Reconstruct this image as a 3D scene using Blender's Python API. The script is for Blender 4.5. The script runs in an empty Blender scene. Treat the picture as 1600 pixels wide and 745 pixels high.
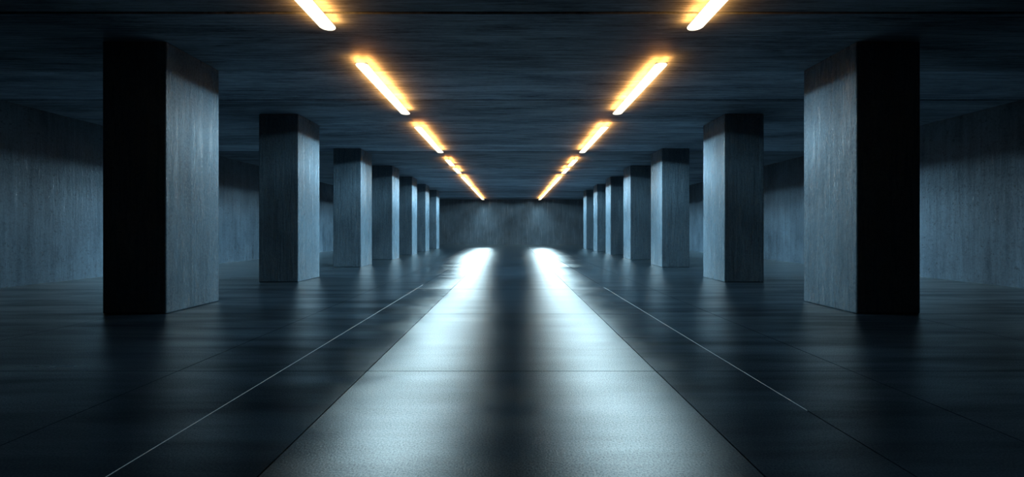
import bpy, bmesh, math, random
from mathutils import Vector
random.seed(7)
sc = bpy.context.scene
COL = sc.collection

# ------------------------------------------------------------------ helpers
def link(name, bm, mat, parent=None, loc=(0, 0, 0), smooth=False):
    me = bpy.data.meshes.new(name)
    bm.normal_update(); bm.to_mesh(me); bm.free()
    if smooth:
        for p in me.polygons: p.use_smooth = True
    for m in (mat if isinstance(mat, (list, tuple)) else [mat]): me.materials.append(m)
    o = bpy.data.objects.new(name, me); COL.objects.link(o)
    o.location = loc
    if parent: o.parent = parent
    return o

def box(bm, x0, x1, y0, y1, z0, z1, bev=0.0, seg=1):
    r = bmesh.ops.create_cube(bm, size=1.0)
    vs = r['verts']
    for v in vs:
        v.co = Vector((x0 + (v.co.x + .5) * (x1 - x0), y0 + (v.co.y + .5) * (y1 - y0), z0 + (v.co.z + .5) * (z1 - z0)))
    if bev > 0:
        es = list({e for v in vs for e in v.link_edges})
        bmesh.ops.bevel(bm, geom=es, offset=bev, segments=seg, affect='EDGES', profile=.5)

def structure(o):
    o['kind'] = 'structure'; return o

def empty(name, loc):
    o = bpy.data.objects.new(name, None); COL.objects.link(o); o.location = loc
    o.empty_display_size = .2
    return o

def tag(o, label, cat, group=None):
    o['label'] = label; o['category'] = cat
    if group: o['group'] = group
    return o

# ------------------------------------------------------------------ node helpers
class N:
    def __init__(s, name):
        s.m = bpy.data.materials.new(name); s.m.use_nodes = True
        s.t = s.m.node_tree; s.t.nodes.clear()
        s.out = s.t.nodes.new('ShaderNodeOutputMaterial')
    def n(s, typ, **kw):
        nd = s.t.nodes.new(typ)
        for k, v in kw.items():
            if hasattr(nd, k) and k not in ('Scale',): setattr(nd, k, v)
        return nd
    def l(s, a, b): s.t.links.new(a, b)
    def coord(s, scale=(1, 1, 1), perobj=False):
        tc = s.n('ShaderNodeTexCoord'); mp = s.n('ShaderNodeMapping')
        src = tc.outputs['Object']
        if perobj:
            oi = s.n('ShaderNodeObjectInfo')
            mu = s.n('ShaderNodeMath', operation='MULTIPLY'); mu.inputs[1].default_value = 61.7
            s.l(oi.outputs['Random'], mu.inputs[0])
            ad = s.n('ShaderNodeVectorMath', operation='ADD')
            s.l(src, ad.inputs[0]); s.l(mu.outputs[0], ad.inputs[1]); src = ad.outputs[0]
        s.l(src, mp.inputs['Vector']); mp.inputs['Scale'].default_value = scale
        return mp.outputs['Vector']
    def noise(s, vec, scale, detail=4, rough=.55, dist=0):
        nd = s.n('ShaderNodeTexNoise'); s.l(vec, nd.inputs['Vector'])
        nd.inputs['Scale'].default_value = scale; nd.inputs['Detail'].default_value = detail
        nd.inputs['Roughness'].default_value = rough; nd.inputs['Distortion'].default_value = dist
        return nd.outputs['Fac']
    def remap(s, v, a, b, c, d, smooth=False):
        nd = s.n('ShaderNodeMapRange'); s.l(v, nd.inputs['Value'])
        if smooth: nd.interpolation_type = 'SMOOTHSTEP'
        for i, x in zip(('From Min', 'From Max', 'To Min', 'To Max'), (a, b, c, d)): nd.inputs[i].default_value = x
        return nd.outputs['Result']
    def math(s, op, a, b):
        nd = s.n('ShaderNodeMath', operation=op)
        for i, x in enumerate((a, b)):
            if isinstance(x, (int, float)): nd.inputs[i].default_value = x
            else: s.l(x, nd.inputs[i])
        return nd.outputs[0]
    def mixc(s, fac, c1, c2):
        nd = s.n('ShaderNodeMix', data_type='RGBA'); s.l(fac, nd.inputs['Factor'])
        for i, c in ((6, c1), (7, c2)):
            if isinstance(c, tuple): nd.inputs[i].default_value = (*c, 1)
            else: s.l(c, nd.inputs[i])
        return nd.outputs[2]
    def bump(s, h, strength, dist, prev=None):
        nd = s.n('ShaderNodeBump'); s.l(h, nd.inputs['Height'])
        nd.inputs['Strength'].default_value = strength; nd.inputs['Distance'].default_value = dist
        if prev is not None: s.l(prev, nd.inputs['Normal'])
        return nd.outputs['Normal']
    def bsdf(s, **kw):
        b = s.n('ShaderNodeBsdfPrincipled'); s.l(b.outputs[0], s.out.inputs[0])
        for k, v in kw.items():
            k = {'color': 'Base Color', 'rough': 'Roughness', 'normal': 'Normal', 'spec': 'Specular IOR Level',
                 'metal': 'Metallic', 'coat': 'Coat Weight', 'coatr': 'Coat Roughness', 'tint': 'Specular Tint'}[k]
            if isinstance(v, (int, float)): b.inputs[k].default_value = v
            elif isinstance(v, tuple): b.inputs[k].default_value = (*v, 1)
            else: s.l(v, b.inputs[k])
        return b

# ------------------------------------------------------------------ materials
def concrete(name, lo, hi, perobj=False, wet=.30, dry=.55, bumpk=1.0, run=.3):
    k = N(name)
    big = k.noise(k.coord((1, 1, .7), perobj), 1.1, 6, .62)
    streak = k.noise(k.coord((4.5, 4.5, .22), perobj), 2.0, 5, .62)          # water runs down the face
    drip = k.noise(k.coord((9, 9, .8), perobj), 1.6, 4, .6, .2)
    fine = k.noise(k.coord((1, 1, .8), perobj), 26, 5, .75)
    pits = k.noise(k.coord((1, 1, 1), perobj), 14, 4, .75)
    mix = k.math('ADD', k.math('MULTIPLY', big, .4), k.math('ADD', k.math('MULTIPLY', streak, run), k.math('MULTIPLY', fine, .6 - run)))
    c = k.mixc(k.remap(mix, .38, .62, 0, 1), lo, hi)
    c = k.mixc(k.remap(pits, .56, .70, 0, .75), c, tuple(x * .35 for x in lo))
    wetm = k.math('MULTIPLY', k.remap(streak, .46, .62, 0, 1), k.remap(drip, .45, .6, 0, 1))
    rg = k.remap(wetm, 0, 1, dry, wet)
    nrm = k.bump(fine, .5 * bumpk, .011)
    nrm = k.bump(drip, .45 * bumpk, .018, nrm)
    grit = k.remap(k.noise(k.coord((1, 1, .6), perobj), 48, 4, .7), .40, .64, .25, 1.9)
    k.bsdf(color=c, rough=rg, normal=nrm, spec=k.math('MULTIPLY', grit, k.remap(wetm, 0, 1, .5, 1.1)))
    return k.m

M_WALL = concrete('side_wall_concrete', (.022, .036, .050), (.074, .108, .138), wet=.10, dry=.27)
M_FAR = concrete('far_wall_concrete', (.014, .023, .032), (.060, .088, .110), wet=.4, dry=.6, run=.1)
M_PIL = concrete('pillar_concrete', (.038, .060, .079), (.098, .144, .180), perobj=True, wet=.12, dry=.32)

def mat_ceiling():
    k = N('board_marked_ceiling_concrete')
    grain = k.noise(k.coord((.5, 11, 1)), 2.4, 8, .7, .7)
    broad = k.noise(k.coord((.2, .9, 1)), 1.5, 5, .62, .8)
    fine = k.noise(k.coord((3.5, 26, 1)), 3.4, 5, .68, .3)
    at = k.n('ShaderNodeAttribute'); at.attribute_name = 'panel'
    f = k.math('ADD', k.math('MULTIPLY', grain, .5), k.math('ADD', k.math('MULTIPLY', broad, .3), k.math('MULTIPLY', fine, .2)))
    f = k.remap(f, .40, .60, 0, 1)
    c = k.mixc(f, (.04, .058, .078), (.34, .46, .56))
    sc_ = k.remap(at.outputs['Fac'], 0, 1, .5, 1.15)
    mx = k.n('ShaderNodeVectorMath', operation='SCALE'); k.l(c, mx.inputs[0]); k.l(sc_, mx.inputs['Scale'])
    nrm = k.bump(fine, .3, .0022)
    k.bsdf(color=mx.outputs[0], rough=k.remap(broad, .42, .58, .75, .6), normal=nrm, spec=.2)
    return k.m
M_CEIL = mat_ceiling()

R_OUT, R_LANE = .31, .335
def mat_floor():
    k = N('polished_slab_floor')
    at = k.n('ShaderNodeAttribute'); at.attribute_name = 'panel'           # finish of each slab: 1 = brushed centre lane
    sm = k.noise(k.coord((.22, 1.6, 1)), 1.6, 6, .6, .15)                  # wiped, streaky sealer
    cloud = k.noise(k.coord((.5, .9, 1)), .9, 4, .6, .3)
    gr = k.noise(k.coord((1, 1, 1)), 80, 3, .7)
    lane = at.outputs['Fac']
    c = k.mixc(k.remap(sm, .35, .65, 0, 1), (.009, .0145, .021), (.033, .052, .072))
    r = k.math('ADD', k.math('ADD', k.remap(lane, 0, 1, R_OUT, R_LANE), k.remap(lane, 1, 2, 0, .13)), k.remap(sm, .3, .7, .03, -.03))
    r = k.math('ADD', r, k.remap(cloud, .35, .65, .02, -.02))
    nrm = k.bump(gr, .22, .004)
    pit = k.remap(k.noise(k.coord((1, 1, 1)), 95, 2, .6), .32, .62, .6, 1.2)   # fine speckle of the trowelled surface
    dif = k.n('ShaderNodeBsdfDiffuse'); k.l(c, dif.inputs['Color']); k.l(nrm, dif.inputs['Normal'])
    gl = k.n('ShaderNodeBsdfGlossy'); gl.distribution = 'BECKMANN'
    gl.inputs['Color'].default_value = (.95, .93, .89, 1)
    k.l(r, gl.inputs['Roughness']); k.l(nrm, gl.inputs['Normal'])
    fr = k.n('ShaderNodeFresnel'); fr.inputs['IOR'].default_value = 1.5
    fac = k.math('MULTIPLY', k.math('MULTIPLY', fr.outputs[0], pit), k.math('MULTIPLY', k.remap(lane, 0, 1, .95, 1.25), k.remap(k.math('MULTIPLY', k.remap(lane, .5, 1, 1, .2), k.remap(sm, .35, .65, -.4, .25)), -1, 1, 0, 2)))
    mx = k.n('ShaderNodeMixShader'); k.l(fac, mx.inputs[0]); k.l(dif.outputs[0], mx.inputs[1]); k.l(gl.outputs[0], mx.inputs[2])
    k.l(mx.outputs[0], k.out.inputs[0])
    return k.m
M_FLOOR = mat_floor()

def plain(name, col, rough=.5, metal=0.0, nscale=60):
    k = N(name)
    n = k.noise(k.coord(), nscale, 3)
    c = k.mixc(n, tuple(x * .8 for x in col), col)
    k.bsdf(color=c, rough=rough, metal=metal, normal=k.bump(n, .1, .002))
    return k.m
M_SUB = plain('dark_joint_base', (.004, .005, .007), 1.0)
M_FILL = plain('pale_joint_filler', (.8, .84, .85), .4)
M_HOUS = plain('dark_lamp_metal', (.02, .02, .022), .45, .6)

def emit(name, col, s):
    k = N(name); e = k.n('ShaderNodeEmission')
    e.inputs[0].default_value = (*col, 1); e.inputs[1].default_value = s
    k.l(e.outputs[0], k.out.inputs[0]); return k.m
M_DIFF = emit('lamp_diffuser_light', (1.0, .90, .70), 1.6)
M_DIFF.cycles.emission_sampling = 'NONE'
M_WARM = emit('added_halo_emitter', (1.0, .36, .075), 120.0)  # added source: warms the ceiling around each lamp in place of bloom

# ------------------------------------------------------------------ room
C = 1.2                       # eye height
ZC = 3.955                     # ceiling
XW = 8.95 * C                 # side walls
YB, YF = -2.5, 39.0           # open end behind the viewer, far wall

# floor: slabs with open joints over a dark base
def panels_mesh(name, mats, cells, z_top, thick, gap, bev, sub=None):
    bm = bmesh.new(); lay = bm.faces.layers.float.new('panel')
    for (x0, x1, y0, y1, val, dz) in cells:
        before = set(bm.faces)
        box(bm, x0 + gap / 2, x1 - gap / 2, y0 + gap / 2, y1 - gap / 2, z_top - thick + dz, z_top + dz, bev)
        for f in bm.faces:
            if f not in before: f[lay] = val
    if sub:
        before = set(bm.faces)
        box(bm, *sub)
        for f in bm.faces:
            if f not in before: f.material_index = 1
    return link(name, bm, mats)

xs = [-XW, -8.2, -5.6, -2.86, -1.98, -1.24, 1.24, 1.98, 2.92, 5.6, 8.2, XW]
rows = [YB, 1.0, 3.84, 6.5, 9.3, 12.2, 15.1, 18.0, 20.9, 23.8, 26.7, 29.6, 32.5, 35.4, YF]
cells = []
for i in range(len(xs) - 1):
    ys = list(rows)
    if xs[i] == 1.24: ys.insert(3, 5.05)
    centre = xs[i] == -1.24
    for a, b in zip(ys[:-1], ys[1:]):
        far_ = min(1, max(0, (a - 9) / 10))                     # the slabs towards the end wall are rubbed duller
        if centre: v = random.uniform(.92, 1.0) + .55 * far_
        else: v = random.uniform(0, .16) + (.25 if a > 6 else 0) + (.45 if a > 9 else 0) + .8 * far_
        cells.append((xs[i], xs[i + 1], a, b, v, 0))
structure(panels_mesh('floor', [M_FLOOR, M_SUB], cells, 0, .05, .009, 0, (-XW, XW, YB, YF, -.2, -.045)))

# pale filler left in two of the joints
for i, (x, a, b) in enumerate(((-1.98, 1.6, 10.0), (1.98, 3.0, 9.6))):
    bm = bmesh.new(); box(bm, x - .0038, x + .0038, a, b, -.04, .0012, .001)
    structure(link('trim_%d' % (i + 1), bm, M_FILL))

# ceiling: wide cast boards across the hall
cy = [YB, -.6, 1.5, 3.6, 5.67, 7.73, 9.43, 11.27, 12.66, 14.3]
while cy[-1] < YF - 1.4: cy.append(cy[-1] + random.uniform(1.1, 1.9))
cy[-1] = YF
cells = [(-XW, XW, a, b, random.random(), random.choice((0, .004, .008, .012))) for a, b in zip(cy[:-1], cy[1:])]
structure(panels_mesh('ceiling', [M_CEIL, M_SUB], cells, ZC + .12, .12, .032, .004, (-XW, XW, YB, YF, ZC + .10, ZC + .3)))

def wall(name, x0, x1, y0, y1, mat):
    bm = bmesh.new(); box(bm, x0, x1, y0, y1, -.2, ZC + .3)
    return structure(link(name, bm, mat))
wall('wall_left', -XW - .3, -XW, YB, YF + .3, M_WALL)
wall('wall_right', XW, XW + .3, YB, YF + .3, M_WALL)
wall('wall_far', -XW, XW, YF, YF + .3, M_FAR)

# ------------------------------------------------------------------ pillars
PW, PD = .93, 1.18
def pillar_bm():
    bm = bmesh.new()
    box(bm, -PW / 2, PW / 2, 0, PD, 0, ZC - .001, .018, 2)
    return bm
ord_ = ['nearest', 'second', 'third', 'fourth', 'fifth', 'sixth', 'last and farthest']
fronts = [6.51, 10.54, 14.94, 18.88, 22.65, 26.2, 30.0]
proto = None
for side, sx in (('left', -1), ('right', 1)):
    for k, y in enumerate(fronts):
        if proto is None:
            o = proto = link('concrete_pillar', pillar_bm(), M_PIL)
        else:
            o = proto.copy(); COL.objects.link(o)
        o['kind'] = 'thing'
        o.location = (sx * (5.015 + PW / 2), y, 0)
        look = 'massive concrete pillar with black front' if k == 0 else 'square grey concrete pillar'
        tag(o, '%s, %s in the %s row from the viewer' % (look, ord_[k], side), 'pillar', 'concrete pillars of the two rows')

# ------------------------------------------------------------------ strip lamps
LW = .20; ZL = 3.845
def stadium(bm, w, L, z0, z1, seg=10, bev=0.0):
    pts = []
    r = w / 2
    for i in range(seg + 1):
        a = math.pi * i / seg; pts.append((r * math.cos(a), L - r + r * math.sin(a)))
    for i in range(seg + 1):
        a = math.pi + math.pi * i / seg; pts.append((r * math.cos(a), r + r * math.sin(a)))
    lo = [bm.verts.new((x, y, z0)) for x, y in pts]; hi = [bm.verts.new((x, y, z1)) for x, y in pts]
    fb = bm.faces.new(list(reversed(lo))); bm.faces.new(hi)
    n = len(pts)
    for i in range(n): bm.faces.new((lo[i], lo[(i + 1) % n], hi[(i + 1) % n], hi[i]))
    if bev: bmesh.ops.bevel(bm, geom=list(fb.edges), offset=bev, segments=3, affect='EDGES', profile=.5)

COOL = (.52, .83, 1.0)
def lamp(x, y0, y1, label, power_per_m):
    L = y1 - y0
    root = empty('strip_lamp', (x, y0, ZL))
    tag(root, label, 'lamp', 'glowing strip lamps in two rows on the ceiling')
    bm = bmesh.new(); stadium(bm, LW, L, 0, .016, bev=.006); link('diffuser', bm, M_DIFF, root)
    bm = bmesh.new(); stadium(bm, LW * .98, L - .01, .0165, .022); h = link('housing', bm, M_HOUS, root); h.location.y = .005
    for sx in (-1, 1):
        bm = bmesh.new(); hw = .013 if sx * x < 0 else .020
        n = max(2, int(L / .14)); ys = [.03 + (L - .06) * q / n for q in range(n + 1)]
        lo = [[bm.verts.new((u, v, .0225)) for u in (-hw, hw)] for v in ys]
        hi = [[bm.verts.new((u, v, .0245)) for u in (-hw, hw)] for v in ys]
        for q in range(n):                                     # added emitter in short fields; its ceiling glow imitates the lamp's bloom
            bm.faces.new((hi[q][0], hi[q][1], hi[q + 1][1], hi[q + 1][0])).material_index = 0
            bm.faces.new((lo[q][0], lo[q + 1][0], lo[q + 1][1], lo[q][1])).material_index = 1
            bm.faces.new((lo[q][0], hi[q][0], hi[q + 1][0], lo[q + 1][0])).material_index = 1
            bm.faces.new((lo[q][1], lo[q + 1][1], hi[q + 1][1], hi[q][1])).material_index = 1
        for q, flip in ((0, 1), (n, -1)):
            bm.faces.new([lo[q][0], lo[q][1], hi[q][1], hi[q][0]][::flip]).material_index = 1
        g = link('added_halo_strip', bm, [M_WARM, M_HOUS], root); g.location.x = sx * (LW / 2 - .003 - hw); g['label'] = 'added amber strip for the lamp halo'
    for t in (.18, .82):
        bm = bmesh.new(); box(bm, -.012, .012, t * L - .02, t * L + .02, .0225, ZC + .001 - ZL, .002)
        link('mounting_bracket', bm, M_HOUS, root)
    if power_per_m > 0:
        ld = bpy.data.lights.new('shaped_lamp_light', 'AREA'); ld.shape = 'RECTANGLE'  # unseen area light carrying the lamp's output, directions shaped by hand; no louvre built
        ld.size = LW * .8; ld.size_y = L - .1; ld.energy = P * L; ld.color = COOL
        shape_lobes(ld, power_per_m)
        lo = bpy.data.objects.new('shaped_lamp_light', ld); COL.objects.link(lo)
        lo.parent = root; lo.location = (0, L / 2, -.004)
    return root

def shape_lobes(ld, side_k):
    # invented output of the unseen area light: a lobe along the batten for floor streaks,
    # two side lobes for pillars and walls, and a cut-off shaped in under the ceiling
    ld.use_nodes = True; t = ld.node_tree; t.nodes.clear()
    out = t.nodes.new('ShaderNodeOutputLight'); em = t.nodes.new('ShaderNodeEmission')
    t.links.new(em.outputs[0], out.inputs[0])
    ge = t.nodes.new('ShaderNodeNewGeometry')
    ab = t.nodes.new('ShaderNodeVectorMath'); ab.operation = 'ABSOLUTE'; t.links.new(ge.outputs['Incoming'], ab.inputs[0])
    sp = t.nodes.new('ShaderNodeSeparateXYZ'); t.links.new(ab.outputs[0], sp.inputs[0])
    x, y, z = sp.outputs
    def m(op, a, b):
        nd = t.nodes.new('ShaderNodeMath'); nd.operation = op
        for i, v in enumerate((a, b)):
            if isinstance(v, (int, float)): nd.inputs[i].default_value = v
            else: t.links.new(v, nd.inputs[i])
        return nd.outputs[0]
    def ss(v, a, b, c, d):
        nd = t.nodes.new('ShaderNodeMapRange'); nd.interpolation_type = 'SMOOTHSTEP'
        t.links.new(v, nd.inputs[0])
        for i, q in enumerate((a, b, c, d)): nd.inputs[i + 1].default_value = q
        return nd.outputs[0]
    xs_ = m('MAXIMUM', x, 1e-4); ys_ = m('MAXIMUM', y, 1e-4)
    tr = m('DIVIDE', z, xs_)
    along = ss(m('DIVIDE', x, ys_), *ALONG, F_ALONG, 0)
    along = m('MULTIPLY', along, ss(z, .12, .5, 1, STEEP))
    along = m('MULTIPLY', along, ss(z, .03, .22, .22, 1))
    cut = ss(tr, *CUT, 0, 1)
    side = m('MULTIPLY', ss(m('DIVIDE', y, xs_), *ACROSS, F_SIDE * side_k, F_REST * side_k), ss(tr, .25, .8, 1, .24))
    side = m('MULTIPLY', side, ss(m('DIVIDE', y, xs_), 2.0, 3.2, 1, 0))
    t.links.new(m('ADD', along, m('MULTIPLY', cut, side)), em.inputs['Strength'])
COOL = (.52, .83, 1.0)
P = 46
ALONG, ACROSS, CUT = (.30, .60), (.08, .5), (.10, .15)
F_ALONG, F_SIDE, F_REST = .44, 25, 1.5
STEEP = 2.6
Lx = 1.99 * C
left = [(4.3, 5.92, 0), (7.07, 10.2, .28), (11.38, 15.2, 1), (16.65, 18.3, 1), (18.85, 20.7, 1), (21.9, 26.6, 1), (27.1, 38.0, 1)]
right = left[:6] + [(26.9, 29.4, 1), (29.8, 38.0, 1)]
ordl = ['first', 'second', 'third', 'fourth', 'fifth', 'sixth', 'seventh', 'eighth']
desc = {0: 'cut by top edge', 1: 'long bar', 2: 'medium bar', 3: 'short stub', 4: 'shortest stub', 5: 'narrow bar'}
for side, sx, lst in (('left', -1, left), ('right', 1, right)):
    for k, (a, b, p) in enumerate(lst):
        d = desc.get(k, 'far thin bar')
        if k == len(lst) - 1: d = 'thin bar at end wall'
        lamp(sx * Lx, a, b, 'white strip lamp, %s, %s from the viewer in the %s row' % (d, ordl[k], side), p)

# ------------------------------------------------------------------ world, camera, view
w = bpy.data.worlds.new('World'); sc.world = w; w.use_nodes = True
bg = w.node_tree.nodes.get('Background') or w.node_tree.nodes.new('ShaderNodeBackground')
bg.inputs[0].default_value = (.10, .2, .32, 1); bg.inputs[1].default_value = 0.004

cam = bpy.data.cameras.new('Camera'); co = bpy.data.objects.new('Camera', cam); COL.objects.link(co)
co.location = (0, 0, C); co.rotation_euler = (math.pi / 2, 0, 0)
cam.sensor_width = 36; cam.lens = 36 * 700 / 1600
cam.shift_x = 1 / 1600; cam.shift_y = -11.5 / 1600
cam.clip_start = .05; cam.clip_end = 200
sc.camera = co

sc.view_settings.view_transform = 'Standard'; sc.view_settings.look = 'None'
sc.view_settings.gamma = 1; sc.view_settings.use_curve_mapping = False
sc.view_settings.exposure = 0.0
sc.cycles.use_denoising = True
sc.cycles.max_bounces = 8; sc.cycles.diffuse_bounces = 4; sc.cycles.glossy_bounces = 4
sc.cycles.sample_clamp_indirect = 4
